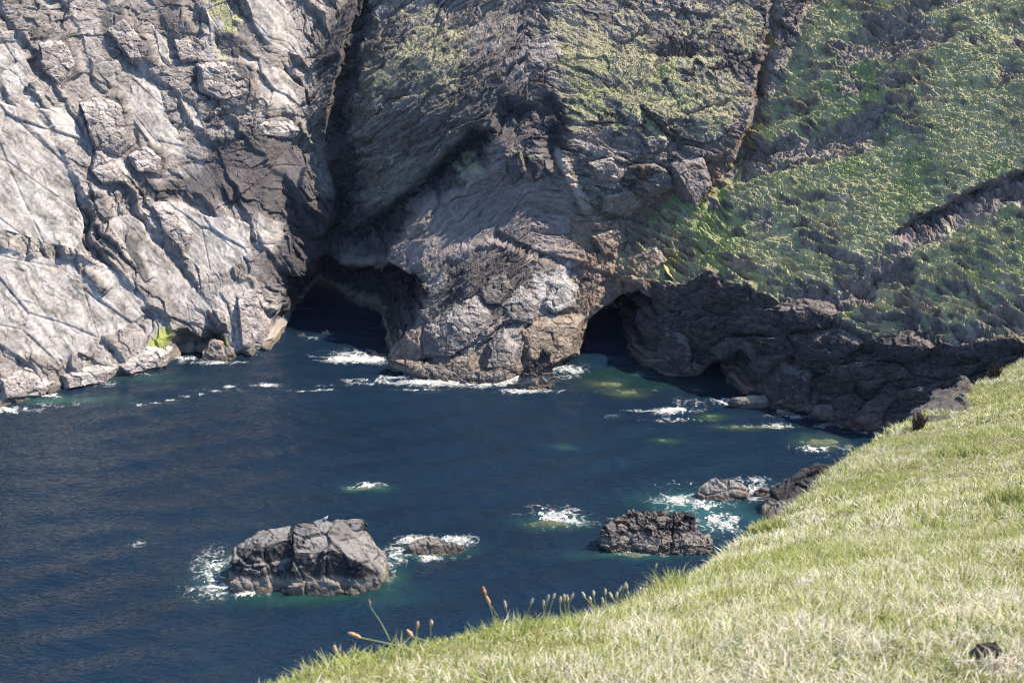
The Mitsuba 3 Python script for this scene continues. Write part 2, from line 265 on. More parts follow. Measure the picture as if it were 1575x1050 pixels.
paint(area(COVE, .5) * (1 - area(poly((548,395),(592,395),(588,440),(578,468),(568,440)), .3)), dark * .8, 1.0); paint(area(CAVE, .5), dark * .8, 1.0); paint(area(CAVE2, .5), dark, .9); paint(area(LCAVE, .6), c3(.06, .055, .05), .8)  # shadow inside the cove and caves painted as near-black rock
paint(area(poly((690,490),(650,470),(620,545),(660,560),(800,545),(860,520),(890,440),(850,410),(820,440),(770,490)), 1), c3(.22, .205, .20), .7)     # washed pale rock above the tide
paint(area(poly((820,420),(880,415),(890,455),(830,480)), .5), c3(.42, .41, .42), .8)
paint(sstep(.8, .2, pdist(NX, NZ, poly((525,402),(590,396),(640,345),(700,295),(760,264),(850,262)))), c3(.20, .18, .175), .45)
paint(sstep(.9, .4, pdist(NX, NZ, poly((862,240),(885,290),(905,325),(925,347)))), c3(.36, .33, .30), .9)
paint(area(poly((880,330),(990,290),(1090,270),(1070,360),(1000,440),(930,470),(890,520),(870,500),(890,420)), 1.5), c3(.235, .18, .14), .8)
paint(sstep(.5, .2, pdist(NX, NZ, poly((992,240),(985,275),(978,305)))), c3(.22, .13, .09), .7)
paint(sstep(1.6, .4, pdist(NX, NZ, poly((1190,60),(1150,180),(1125,240),(1090,300)))) * sstep(.4, .6, n2), c3(.22, .15, .11), .7)
paint(sstep(2.2, 1.0, Z) * (1 - wl) * sstep(12, 20, X), c3(.19, .135, .12), .7)
paint(sstep(1.6, .8, Z) * (wl + wm) * (X < 14), c3(.27, .235, .20), .6)
paint(sstep(.75, .3, Z + .5 * (n2 - .5)), c3(.055, .05, .042), .75)
# vegetation
gcol = lerp(c3(.205, .225, .12), c3(.43, .43, .275), np.clip(n2 * 1.6 - .3, 0, 1)[..., None]); dry = c3(.30, .285, .215)
gcol = lerp(gcol, c3(.21, .275, .105), sstep(.55, .7, st(X, Z, .12, 3, 25))[..., None] * .7)
turf_m = np.clip(wr * lip * (1 - .9 * rocky) * (1 - area(SCARP, .3)) * sstep(.34, .50, up + .45 * (n2 - .45) + .45 * (n1 - .45)), 0, 1)
vm = np.zeros(SH)
for pl, k in ((((840,-20),(1200,-20),(1185,60),(1160,220),(1090,260),(940,235),(880,205),(850,120)), .62), (((860,60),(1000,60),(1100,140),(1140,180),(1080,240),(940,225),(880,200),(850,120)), .95), (((980,0),(1180,-20),(1170,60),(1060,50),(900,20)), .8), (((690,255),(790,240),(850,265),(850,280),(760,275)), .9),
              (((560,-20),(690,-20),(680,30),(600,40),(540,110),(530,50)), .85), (((600,60),(760,20),(800,60),(740,130),(640,150),(540,200),(530,120)), .7), (((540,200),(640,150),(660,200),(590,280),(540,330)), .55),
              (((1060,120),(1160,100),(1150,220),(1090,250),(1010,215)), .9), (((310,-20),(345,-10),(390,40),(395,65),(360,55),(325,20)), 1.3), (((100,0),(200,-20),(200,15),(120,15)), .5),
              (((310,180),(350,210),(350,240),(300,270),(285,220)), .6), (((-20,340),(50,345),(40,375),(-20,375)), .8), (((200,455),(260,440),(250,480),(215,475)), .6), (((450,30),(540,-10),(535,40),(480,50)), .5)):
    vm = np.maximum(vm, k * area(poly(*pl), 4.0))
veg = np.clip(sstep(.50, .66, vm * .66 + .75 * (up - .38) + .6 * (n2 - .5) + 1.3 * (n1 - .5)) * (vm > .02), 0, 1)
gmid = lerp(gcol, dry, np.clip(n1 * 2.2 - .6, 0, 1)[..., None])
C = lerp(C, np.where((wm > .5)[..., None], gmid, gcol) * (.7 + .6 * n3[..., None]), np.maximum(veg * (1 - wr * lip), turf_m)[..., None])
chips = wr * lip * sstep(.66, .74, st(X, Z, 2.2, 2, 29)) * sstep(.50, .60, st(X, Z, .2, 3, 30)); C = lerp(C, c3(.34, .33, .33), (chips * .8)[..., None])
moss = np.zeros(SH)
for uv, r in (((343, 527), .55), ((885, 535), .6), ((888, 525), .5), ((1040, 400), .5), ((1095, 300), .5)):
    c = poly(uv)[0]; moss = np.maximum(moss, sstep(r * 1.3, r * .5, np.hypot(NX - c[0], NZ - c[1])))
c_ = poly((250, 521))[0]; mb = sstep(1.5, .6, np.hypot(NX - c_[0], (NZ - c_[1]) * .9)); C = lerp(C, c3(.30, .36, .07), mb[..., None] * .85)
moss = np.maximum(moss, sstep(.8, .2, pdist(NX, NZ, poly((1195,30),(1165,190),(1110,300),(1060,385),(1015,430)))) * sstep(.45, .6, n2) * .8)
C = lerp(C, c3(.17, .19, .05), moss[..., None] * .6)
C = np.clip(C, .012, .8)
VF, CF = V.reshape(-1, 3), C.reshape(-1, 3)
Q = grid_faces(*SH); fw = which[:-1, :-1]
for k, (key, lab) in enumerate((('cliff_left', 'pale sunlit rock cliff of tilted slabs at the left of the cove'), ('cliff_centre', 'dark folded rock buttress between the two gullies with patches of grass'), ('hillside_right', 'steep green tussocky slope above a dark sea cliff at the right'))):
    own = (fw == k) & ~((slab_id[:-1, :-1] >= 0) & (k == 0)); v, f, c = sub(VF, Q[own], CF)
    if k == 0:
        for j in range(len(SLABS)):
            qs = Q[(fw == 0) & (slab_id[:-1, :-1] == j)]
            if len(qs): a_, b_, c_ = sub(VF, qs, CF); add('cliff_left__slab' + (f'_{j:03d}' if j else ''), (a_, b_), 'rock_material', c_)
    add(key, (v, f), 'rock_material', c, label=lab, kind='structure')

# grass tufts standing on the turf of the slope and the ledges: one mass
gm = np.maximum(veg * (1 - wr * lip), turf_m); gm[(Z > 44) | (X < -72) | (X > 72) | (Z < 1)] = 0
r = np.random.default_rng(9); idx = np.nonzero(gm.ravel() > .5)[0]; idx = idx[r.random(len(idx)) < .55]
def tufts(P, N, col, hh, ww, seed):
    r = np.random.default_rng(seed); n = len(P)
    dv = N * .5 + [0, 0, .9] + r.normal(0, .55, (n, 3)); dv /= np.linalg.norm(dv, axis=1, keepdims=True)
    sd = np.cross(dv, r.normal(0, 1, (n, 3))); sd /= np.linalg.norm(sd, axis=1, keepdims=True) + 1e-9
    h = hh * r.uniform(.4, 1.2, (n, 1)); w = ww * r.uniform(.5, 1.2, (n, 1)); b = P + r.normal(0, .05, (n, 3)) - N * .03
    drop = np.array([0, 0, -.35]) * h
    Vt = np.stack([b - sd * w, b + sd * w, b + dv * h * .6 + sd * w * .7, b + dv * h + drop], 1)
    i = np.arange(n)[:, None] * 4
    return Vt.reshape(-1, 3), np.concatenate([i + [0, 1, 2], i + [0, 2, 3]]), np.repeat(col, 4, 0)
tc = np.clip(CF[idx] * r.uniform(.8, 1.8, (len(idx), 1)), .02, .6)
tv, tf, tcol = tufts(VF[idx], N1.reshape(-1, 3)[idx], tc, .30, .06, 10)
add('cliff_grass', (tv, tf), 'leaf_material', tcol, label='short wiry grass on the green slope and on the ledges of the cliffs', category='grass', kind='stuff')

# ------------------------------------------------------------------ the sea
def axis(lo, hi, step, far, n): return np.concatenate([lo - np.geomspace(step * 4, far, n)[::-1], np.arange(lo, hi, step), hi + np.geomspace(step * 4, far, n)])
sx, sy = axis(-66, 48, .22, 900, 30), axis(92, 186, .22, 900, 30)
PX, PY = np.meshgrid(sx, sy)
def wave(x, y):
    r = np.random.default_rng(3); h = np.zeros_like(x)
    for _ in range(26):
        L = r.uniform(1.2, 6.5); a = r.normal(-1.35, .55); k = 2 * math.pi / L
        h += .0052 * L * np.sin(k * (x * math.cos(a) + y * math.sin(a)) + r.uniform(0, 7) + 1.5 * st(x, y, .05, 2, 3))
    return h * (.55 + .9 * st(x, y, .035, 3, 41))
near = (PX > -70) & (PX < 52) & (PY > 88) & (PY < 190)
PZ = np.where(near, wave(PX, PY), 0)
FOAM = []                                                   # (x, y, rx, ry, angle, strength)
def foam(u, v, ru, rv, k, a=0):
    p = sea_pt(u, v); s = np.linalg.norm(p - EYE) / F; FOAM.append((p[0], p[1], ru * s, rv * s / (-ray(u, v)[2]), math.radians(a), k))
for f in ((545,550,50,9,1.15), (575,554,30,6,1.2), (620,580,40,4,.9), (215,622,8,1.6,.9), (240,618,9,1.6,.9), (262,613,9,1.6,1), (285,608,9,1.6,.9), (310,606,9,1.6,.9), (332,602,9,1.6,1), (352,594,8,2,1), (470,601,25,1.6,.85), (500,600,22,1.6,.8), (560,590,25,1.8,.8), (600,588,25,1.8,.8), (520,545,25,8,.7), (570,585,45,4,.75), (410,593,22,4,.85), (440,598,30,2,.5), (520,592,60,2,.5), (640,598,50,2.5,.5), (330,600,60,3,.35), (740,586,70,8,1.3), (765,580,40,8,1.4), (660,588,55,5,1.1), (815,602,50,4,1.1), (700,585,60,4,.6),
          (815,597,45,4,.8), (870,568,35,7,.9), (870,578,30,5,.6), (1030,632,32,6,1.15), (1000,632,40,3,.7), (1060,625,30,14,.5), (1040,645,60,4,.55), (940,640,50,4,.35), (1120,617,25,5,.9), (1190,655,24,5,1), (1150,655,40,4,.5),
          (1220,640,40,4,.6), (1260,690,45,10,.75), (1290,655,40,4,.6), (1340,665,30,4,.7), (325,880,35,32,.75), (335,905,30,12,1.0), (380,912,35,7,.8), (350,850,14,10,.5), (640,830,38,9,1), (700,832,32,8,1), (612,850,20,18,.7), (665,855,45,7,.7), (600,870,14,24,.5),
          (860,795,52,18,.7), (870,800,32,7,.9), (570,746,28,7,.9), (1040,770,45,14,.85), (1085,775,35,10,.95), (1110,805,40,22,.8), (1100,800,14,14,1.1), (1165,755,30,14,.85), (1160,740,45,8,.6), (980,850,30,5,.8), (1040,842,30,4,.6), (930,840,16,8,.5), (1080,745,70,10,.5), (960,800,40,10,.3),
          (20,630,35,5,.9), (80,608,30,4,.8), (150,590,30,4,.6), (205,575,40,5,.6), (290,552,35,4,.8), (330,557,50,3,.8), (390,545,30,4,.6), (90,622,60,5,.4), (215,835,16,6,.5), (240,820,10,10,.3), (1130,590,40,4,.3), (940,600,60,4,.3), (980,575,20,3,.3), (490,520,30,3,.5)): foam(*f)
def foam_field(x, y, widen=1.0):
    g = np.zeros_like(x)
    for cx, cy, rx, ry, a, k in FOAM:
        m = (np.abs(x - cx) < 3 * rx * widen) & (np.abs(y - cy) < 3 * ry * widen)
        if m.any(): g[m] = np.maximum(g[m], k * np.exp(-1.1 * (((x[m] - cx) / rx / widen) ** 2 + ((y[m] - cy) / ry / widen) ** 2)))
    return g
SHALLOW = []
for u, v, ru, rv, c in ((465,918,140,12,(.013,.05,.045)), (600,890,25,25,(.016,.06,.05)), (1015,590,130,12,(.008,.026,.024)), (935,575,60,10,(.008,.03,.026)), (868,688,16,3,(.03,.075,.055)), (1020,678,22,4,(.02,.06,.04)), (965,852,90,8,(.014,.06,.06)), (1262,679,35,9,(.035,.07,.045)),
                        (80,615,90,5,(.025,.08,.075)), (200,582,70,5,(.018,.055,.05)), (932,591,26,6,(.06,.08,.04)), (963,605,26,6,(.06,.085,.05)), (1160,657,50,4,(.04,.07,.04)), (1095,641,20,5,(.03,.07,.04)), (565,750,34,7,(.02,.08,.065)), (1090,790,70,25,(.02,.085,.10)), (850,803,50,10,(.02,.075,.06)), (1040,770,50,14,(.02,.085,.095)), (660,845,60,12,(.018,.07,.065)), (340,885,40,25,(.015,.055,.06))):
    p = sea_pt(u, v); k = np.linalg.norm(p - EYE) / F; SHALLOW.append((p[0], p[1], ru * k, rv * k / (-ray(u, v)[2]), c))
import drjit as dr
def foam_at(p, wide):
    g = mi.Float(0)
    for cx, cy, rx, ry, a, k in FOAM:
        g = dr.maximum(g, k * dr.exp(-1.1 / wide ** 2 * (dr.square((p.x - float(cx)) / float(rx)) + dr.square((p.y - float(cy)) / float(ry)))))
    return g
def froth(p, n, uv):
    """how much of the surface is foam: torn lace where the water is broken, nothing elsewhere"""
    g = foam_at(p, 1.25)
    wx = p.x + 1.2 * mikit.noise(p.x * .7, p.y * .9, 3.0); wy = p.y * .8 + 1.0 * mikit.noise(p.x * .8, p.y * .7, 9.0)
    a = 1 - dr.abs(2 * mikit.fbm(wx * .9, wy * .9, 0, 3) - 1) * 2.3; b = 1 - dr.abs(2 * mikit.fbm(wx * 2.6, wy * 2.6, 5.0, 2) - 1) * 2.6
    net = dr.maximum(a, .55 * b) - .7 * (mikit.noise(p.x * 5.5, p.y * 6.0, 4.0) - .4)
    return dr.clip(mikit.smoothstep(-.1, 1.1, net * .8 + g * 1.15 - .98 + .5 * (mikit.noise(p.x * .5, p.y * .5, 2.0) - .5)) * mikit.smoothstep(.05, .4, g), 0, .88)
def water(p, n, uv):
    c = mikit.mix((.0040, .0135, .030), (.0065, .020, .041), mikit.fbm(p.x * .06, p.y * .09, 0, 3))
    for cx, cy, rx, ry, col in SHALLOW:
        t = dr.exp(-dr.square((p.x - float(cx)) / float(rx)) - dr.square((p.y - float(cy)) / float(ry))) * (.25 + 1.1 * mikit.noise(p.x * .9, p.y * 1.1, float(rx)))
        c = mikit.mix(c, col, dr.clip(t, 0, 1))
    return mikit.mix(c, (.05, .13, .14), dr.clip(foam_at(p, 1.1) - .3, 0, 1) * .25)
def swell(p, n, uv):
    return (mikit.fbm(p.x * 1.3 + p.y * .3, p.y * 3.0, 0, 3) * 0.13 + mikit.noise(p.x * 3.5, p.y * 8.0) * 0.04)
scene['sea_material'] = {'type': 'blendbsdf', 'weight': mikit.proc(froth),
    'a': {'type': 'bumpmap', 'arbitrary': mikit.proc(swell, 0.02), 'scale': 1.0, 'bsdf': {'type': 'principled', 'base_color': mikit.proc(water), 'roughness': 0.12, 'specular': 0.5}},
    'b': {'type': 'diffuse', 'reflectance': {'type': 'rgb', 'value': [.56, .60, .62]}}}
v, f, c = sub(np.stack([PX, PY, PZ], -1).reshape(-1, 3), grid_faces(*PX.shape).reshape(-1, 4))
add('sea', (v, f), 'sea_material', smooth=True, label='dark blue sea with small ripples filling the cove', kind='structure')
# foam: lacy scum and broken water lying on the waves
fx, fy = np.meshgrid(np.arange(-64, 46, .065), np.arange(100, 182, .085))
dens = foam_field(fx, fy)
m = dens > .06; fx, fy, dens = fx[m], fy[m], dens[m]
lace = 1 - np.abs(2 * st(fx + .8 * st(fx, fy, .6, 2, 51), fy * .8, .75, 4, 52) - 1) * 2.4
spk = st(fx, fy, 3.1, 2, 53)
on = lace * .5 + spk * .5 + dens * .60 + .5 * (st(fx, fy, .3, 2, 54) - .5) > 1.12
fx, fy, dens = fx[on], fy[on], dens[on]
r = np.random.default_rng(5); n = len(fx)
cx, cy = fx + r.uniform(-.035, .035, n), fy + r.uniform(-.035, .035, n)
ang = r.uniform(0, 6.3, n)[:, None] + np.arange(5) * 1.257; rad = r.uniform(.03, .07, (n, 1)) * r.uniform(.7, 1.3, (n, 5))
px, py = cx[:, None] + rad * np.cos(ang), cy[:, None] + rad * np.sin(ang) * 1.1
pz = wave(cx, cy)[:, None] + .035 + r.uniform(0, .03, (n, 5)) + .10 * np.maximum(dens - .5, 0)[:, None] * r.random((n, 1))
pv = np.stack([px, py, pz], -1).reshape(-1, 3); b = np.arange(n)[:, None] * 5
pf = np.concatenate([b + [0, 1, 2], b + [0, 2, 3], b + [0, 3, 4]])
add('sea_foam', (pv, pf), 'foam_material', np.repeat(r.uniform(.45, .75, (n, 1)) * [.96, 1, 1], 5, 0), label='white lacy sea foam drifting around the rocks and along the shore', category='foam', kind='stuff')

# ------------------------------------------------------------------ rocks that stand in the water
def on_plane(u, v, y):
    d = ray(u, v); return EYE + d * ((y - EYE[1]) / d[..., 1:2])
def facets3(p, size, seed, amp, sig=.5):
    c = p / size; lo, hi = np.floor(c.min(0)) - 1, np.ceil(c.max(0)) + 1
    r = np.random.default_rng(seed); g = np.stack(np.meshgrid(*[np.arange(a, b) for a, b in zip(lo, hi)], indexing='ij'), -1).reshape(-1, 3) + 0.0
    g += r.random(g.shape) * .95
    h, gr, q = r.random(len(g)), r.normal(0, sig, g.shape), r.random(len(g))
    d, k = cKDTree(g).query(c, k=2, workers=-1); k0 = k[:, 0]
    return amp * (h[k0] - .5 + (gr[k0] * (c - g[k0])).sum(1)), d[:, 1] - d[:, 0], q[k0]
def hull(pts): return m3.Manifold.hull_points(np.ascontiguousarray(np.asarray(list(pts), float)))
def rock_mesh(blocks, size, seed, edge=.16, squash=(1, 1, 1), soft=2, amp=1.0):
    m = blocks[0]
    for b in blocks[1:]: m = m + b
    m = m.refine_to_length(edge).to_mesh()
    t = trimesh.Trimesh(m.vert_properties[:, :3], m.tri_verts); t.merge_vertices()
    if soft: trimesh.smoothing.filter_taubin(t, iterations=soft * 4)
    p = np.array(t.vertices); n = np.array(t.vertex_normals); sq = p * np.asarray(squash)
    h1, e1, q1 = facets3(sq, size, seed, .17 * size); h2, e2, q2 = facets3(sq, size * .4, seed + 1, .065 * size); h3, e3, q3 = facets3(sq, size * .16, seed + 2, .038 * size)
    d = h1 + h2 + h3 - .07 * size * sstep(.10, 0, e1) + .05 * size * (fbm(p * 3.0 / size, 4, seed) - .5)
    return p + n * d[:, None] * amp, np.array(t.faces), q1, q2
def rock_colour(p, f, q1, q2, base, top, seed, tide=(.11, .095, .08), barn=(.24, .22, .20), wet=.5, band=1.2):
    t = trimesh.Trimesh(p, f, process=False); n = np.array(t.vertex_normals)
    k = fbm(p * .8, 4, seed); g = fbm(p * 5, 3, seed + 1)
    w = sstep(.50, .95, n[:, 2] + .25 * n[:, 0] + .7 * (k - .5))  # weathered tops are paler; lit tops and shaded fronts are painted in as well
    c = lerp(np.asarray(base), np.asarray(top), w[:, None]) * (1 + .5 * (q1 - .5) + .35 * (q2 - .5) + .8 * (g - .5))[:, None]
    z = p[:, 2] + .6 * (k - .5)
    c = lerp(c, np.asarray(barn) * (.6 + .8 * g[:, None]), (sstep(band + .3, band - .2, z) * .7)[:, None])
    return np.clip(lerp(c, np.asarray(tide) * (.6 + .8 * g[:, None]), sstep(wet + .15, wet - .1, z)[:, None]), .01, .8)
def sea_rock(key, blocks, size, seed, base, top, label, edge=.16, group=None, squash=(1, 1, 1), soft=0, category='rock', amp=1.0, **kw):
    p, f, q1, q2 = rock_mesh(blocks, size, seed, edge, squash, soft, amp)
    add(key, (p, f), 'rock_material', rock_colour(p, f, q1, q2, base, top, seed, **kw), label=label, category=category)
    if group: labels[key]['group'] = group
    return p, f
def block(y0, low, top):
    """hull of waterline points (u, v, metres behind) carried below the sea, and of points (u, v, metres behind y0) higher up"""
    a = [sea_pt(u, v) + [0, dy, -1.2] for u, v, dy in low]; b = [on_plane(u, v, y0 + dy) for u, v, dy in top]
    return hull(np.array(a + b))
def low(*uv): return [(u, v, 0) for u, v in uv]
y0 = sea_pt(470, 915)[1]
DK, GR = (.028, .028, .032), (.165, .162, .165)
stack = [block(y0, low((346, 903), (380, 914), (458, 917), (455, 862), (372, 868)), [(362, 842, 4), (400, 818, 5.5), (446, 809, 6), (447, 828, 3), (405, 840, 2.5), (360, 868, 2)]),
         block(y0, low((440, 917), (520, 916), (570, 910), (600, 890), (598, 872), (560, 850), (450, 855)), [(451, 804, 4), (500, 798, 5), (530, 803, 6.5), (560, 806, 7), (578, 832, 6.3), (597, 862, 5), (452, 850, 1.4), (515, 846, 1.6), (560, 868, 1.2), (588, 884, 1.6)]),
         block(y0, low((520, 880), (575, 870)), [(512, 806, 5.5), (528, 800, 6), (548, 797, 6.5), (558, 797, 6.5), (571, 822, 6.8), (545, 822, 5)]),
         block(y0, low((348, 906), (365, 914), (392, 914), (390, 900), (358, 893)), [(352, 893, .8), (372, 888, 1.2), (386, 897, .8)]),
         block(y0, low((395, 919), (470, 921), (560, 917), (603, 897), (598, 870), (440, 880)), [(400, 907, .6), (470, 909, .5), (560, 903, .7), (598, 880, 3)])]
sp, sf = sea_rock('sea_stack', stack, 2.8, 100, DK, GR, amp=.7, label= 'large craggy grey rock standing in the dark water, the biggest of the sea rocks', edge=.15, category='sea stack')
y0 = sea_pt(1010, 852)[1]
ledge = [block(y0, low((917, 838), (935, 850), (985, 856), (992, 835), (925, 822)), [(925, 818, 1.5), (945, 799, 3), (960, 792, 3.5), (978, 806, 2.6), (985, 838, .8), (940, 834, .8)]),
         block(y0, low((980, 855), (1030, 853), (1035, 830), (985, 828)), [(984, 822, 1.4), (1030, 818, 1.5), (1030, 838, .5), (984, 842, .4), (1030, 816, 3), (986, 818, 3)]),
         block(y0, low((962, 845), (1028, 845), (1028, 830), (965, 830)), [(966, 786, 3.8), (988, 783, 4), (1028, 786, 4), (1029, 808, 2.2), (990, 811, 2.0), (972, 804, 2.6)]),
         block(y0, low((1036, 846), (1070, 846), (1070, 830), (1036, 830)), [(1037, 789, 3.8), (1050, 785, 4), (1069, 789, 3.8), (1071, 812, 2.2), (1038, 813, 2.1)]),
         block(y0, low((1000, 845), (1070, 843), (1070, 832), (1000, 832)), [(1000, 792, 4.6), (1065, 794, 4.6), (1065, 812, 3.6), (1000, 812, 3.4)]),
         block(y0, low((1034, 852), (1092, 849), (1096, 838), (1040, 835)), [(1037, 822, 1.5), (1074, 817, 2.4), (1091, 823, 2.6), (1094, 838, .8), (1060, 838, .4), (1037, 840, .4)])]
sea_rock('sea_stack_001', ledge, 1.1, 140, (.032, .029, .03), (.14, .125, .12), 'dark blocky ledge of a rock with deep cracks, lowest by the grassy edge', edge=.11, squash=(1, 1, 1.7), category='sea stack', amp=2.2)
y0 = sea_pt(1110, 772)[1]
sea_rock('sea_rock', [block(y0, low((1075, 772), (1115, 773), (1150, 767), (1155, 755), (1085, 755)), [(1074, 750, 1.2), (1090, 741, 2), (1112, 735, 2), (1140, 741, 2), (1155, 752, 1.6), (1150, 762, .6), (1095, 762, .6)])], 2.2, 170, (.10, .095, .095), (.22, .21, .205), 'smooth rounded dark rock in white foam beyond the blocky ledge', edge=.13, soft=5)
y0 = sea_pt(1170, 765)[1]
sea_rock('sea_rock_001', [block(y0, low((1158, 763), (1185, 764), (1182, 754), (1162, 753)), [(1162, 754, .5), (1172, 749, .8), (1183, 753, .8)])], 1.0, 175, (.10, .09, .085), (.2, .17, .15), 'small brown rock between the rounded rock and the headland', edge=.1, soft=3)
y0 = sea_pt(655, 857)[1]
sea_rock('sea_rock_002', [block(y0, low((618, 852), (650, 858), (700, 850), (722, 838), (640, 835)), [(628, 836, .8), (655, 824, 1.5), (668, 826, 1.6), (690, 836, 1.4), (712, 838, 1.4)])], 1.1, 180, (.14, .115, .10), (.25, .215, .19), 'low brown rock awash in foam to the right of the biggest rock', edge=.1)
y0 = sea_pt(815, 598)[1]
sea_rock('sea_rock_003', [block(y0, low((790, 598), (825, 600), (832, 590), (795, 588)), [(803, 572, .6), (813, 553, 1.0), (827, 572, .8), (800, 585, .5)]),
         block(y0, low((815, 597), (852, 594), (850, 586), (820, 586)), [(822, 562, 1.5), (833, 538, 2), (846, 541, 2), (853, 578, 1.2), (825, 580, 1)]), block(y0, low((774, 596), (850, 600), (850, 590), (780, 588)), [(780, 590, .5), (845, 592, .6)])],
         1.3, 190, (.04, .035, .034), (.115, .10, .092), 'pointed twin topped rock at the foot of the central buttress', edge=.11)
y0 = sea_pt(650, 586)[1]
sea_rock('shore_rock_003', [block(y0, low((592, 560), (640, 578), (700, 590), (712, 578), (610, 552)), [(598, 552, 2.5), (622, 560, 1.6), (655, 568, 1.0), (700, 574, .5), (706, 568, 1.2), (640, 556, 2.4)])], 1.0, 195, (.10, .085, .075), (.21, .185, .165), 'long low brown ledge along the left foot of the central buttress', edge=.11, amp=1.8)
y0 = sea_pt(740, 592)[1]
sea_rock('shore_rock_004', [block(y0, low((705, 590), (740, 593), (785, 584), (775, 574), (715, 578)), [(712, 577, .8), (735, 572, 1.2), (768, 570, 1.4), (778, 576, .8), (740, 584, .3)])], 1.0, 196, (.10, .085, .075), (.21, .185, .165), 'low brown ledge in foam just left of the pointed twin topped rock', edge=.11, amp=1.8)
y0 = sea_pt(335, 556)[1]
sea_rock('shore_rock', [block(y0, low((303, 557), (345, 557), (368, 552), (355, 545), (310, 545)), [(312, 537, 1.2), (325, 521, 1.8), (345, 527, 1.8), (360, 545, 1)])], 1.6, 200, (.20, .165, .135), (.33, .285, .24), 'brown pyramid of rock at the mouth of the small mossy cave', edge=.12)
y0 = sea_pt(1160, 628)[1]
sea_rock('shore_rock_001', [block(y0, low((1118, 620), (1165, 628), (1192, 630), (1188, 618), (1130, 612)), [(1125, 611, .6), (1150, 612, 1), (1178, 606, 1.4), (1188, 612, 1.2), (1160, 620, .3)])], 1.0, 210, (.15, .115, .10), (.24, .20, .18), 'low brown ledge below the dark right-hand sea cliff', edge=.11)
y0 = sea_pt(1215, 641)[1]
sea_rock('shore_rock_002', [block(y0, low((1190, 634), (1225, 644), (1238, 643), (1205, 632)), [(1195, 630, .4), (1215, 633, .6), (1232, 638, .5)])], .8, 215, (.15, .115, .10), (.24, .2, .18), 'flat wet slab of rock in foam at the foot of the right-hand cliff', edge=.1)
for i, (u, v, w, h, lab) in enumerate(((575, 547, 9, 6, 'small dark boulder in the white water left of the buttress foot'), (588, 549, 7, 5, 'second small boulder beside the buttress foot, nearer to the shore'), (778, 573, 9, 4, 'small brown boulder in foam left of the pointed rock'), (500, 517, 12, 7, 'boulder in the dark mouth of the shaded cove'), (463, 519, 10, 6, 'boulder at the back of the shaded cove near the left cliff'))):
    y0 = sea_pt(u, v)[1]
    sea_rock('boulder' + (f'_{i:03d}' if i else ''), [block(y0, low((u - w, v), (u + w, v), (u + w * .8, v - 4), (u - w * .7, v - 4)), [(u - w * .5, v - h, .4), (u + w * .3, v - h * 1.2, .6), (u + w * .8, v - h * .5, .4)])], .8, 220 + i, (.12, .10, .09), (.2, .17, .15), lab, edge=.12, category='boulder')
# reefs just awash
REEFS = ((932, 590, 20, 4, 'yellowish weedy reef awash below the cave, the left one of the pair'), (963, 604, 21, 4, 'pale weedy reef awash below the cave, the right one of the pair'), (1005, 600, 10, 3, 'small green reef right of the pale reefs'), (1160, 656, 42, 3, 'long thin green reef with a white crest off the right-hand cliff'), (1095, 640, 14, 4, 'green reef just right of the brightest patch of foam'),
         (1262, 677, 24, 4, 'green reef near the grassy edge below the dark cliff'), (868, 688, 14, 2, 'tiny pale green reef alone in the middle of the water'), (568, 750, 26, 3, 'green reef with a white cap beyond the biggest rock'), (845, 803, 30, 3, 'weedy reef under a ring of foam left of the blocky ledge'), (1018, 678, 11, 2, 'faint green reef in the dark water off the right-hand shore'), (975, 853, 42, 4, 'green reef skirting the front of the blocky ledge'))
for i, (u, v, w, h, lab) in enumerate(REEFS):
    p = sea_pt(u, v); s = np.linalg.norm(p - EYE) / F; d = ray(u, v)[2]
    ra, rb = w * s * 1.5, h * s / -d * 1.5
    qx, qy = np.meshgrid(np.linspace(-1, 1, 64), np.linspace(-1, 1, 40)); rr_ = np.hypot(qx, qy)
    hx, hy = qx * ra, qy * rb
    hz = .09 - .42 * rr_ ** 1.6 + .55 * (st(hx, hy, .9, 4, 90 + i) - .5) + .16 * (st(hx, hy, 4, 2, 91) - .5)
    v3, f3, _ = sub(np.stack([hx, hy, np.minimum(hz, .22)], -1).reshape(-1, 3), grid_faces(40, 64).reshape(-1, 4))
    col = np.array((.085, .105, .065)) * (.5 + 1.0 * fbm(v3 * 3 + i, 3, 7))[:, None]
    add('reef' + (f'_{i:03d}' if i else ''), (v3 + p, np.array(f3)), 'rock_material', col, label=lab, category='reef')
# headland below the grassy edge; its shade is painted in as near-black colour
y0 = sea_pt(1200, 795)[1]
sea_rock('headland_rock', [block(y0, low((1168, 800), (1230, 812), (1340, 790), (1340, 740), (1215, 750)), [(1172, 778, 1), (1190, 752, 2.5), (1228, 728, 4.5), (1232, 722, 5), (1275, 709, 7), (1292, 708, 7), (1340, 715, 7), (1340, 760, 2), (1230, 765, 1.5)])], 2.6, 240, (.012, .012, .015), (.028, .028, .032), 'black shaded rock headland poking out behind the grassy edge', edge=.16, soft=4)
# a gull on the top of the stack
hit = sp[(np.abs(sp[:, 0] - on_plane(505, 797, sea_pt(470, 915)[1] + 5)[0]) < .25)]
g0 = hit[np.argmax(hit[:, 2])]
def ell(c, r, n=2, rot=None):
    m = trimesh.creation.icosphere(n); m.apply_scale(r)
    if rot is not None: m.apply_transform(trimesh.transformations.rotation_matrix(*rot))
    m.apply_translation(np.asarray(c) + g0); return m
white, greyf, orange = (np.full((1, 3), 1) * np.array(c) for c in ((.8, .8, .8), (.35, .36, .38), (.6, .35, .05)))
def part(key, m, col, **lab): add(key, m, 'rock_material', np.repeat(col, len(m.vertices), 0), smooth=True, **lab)
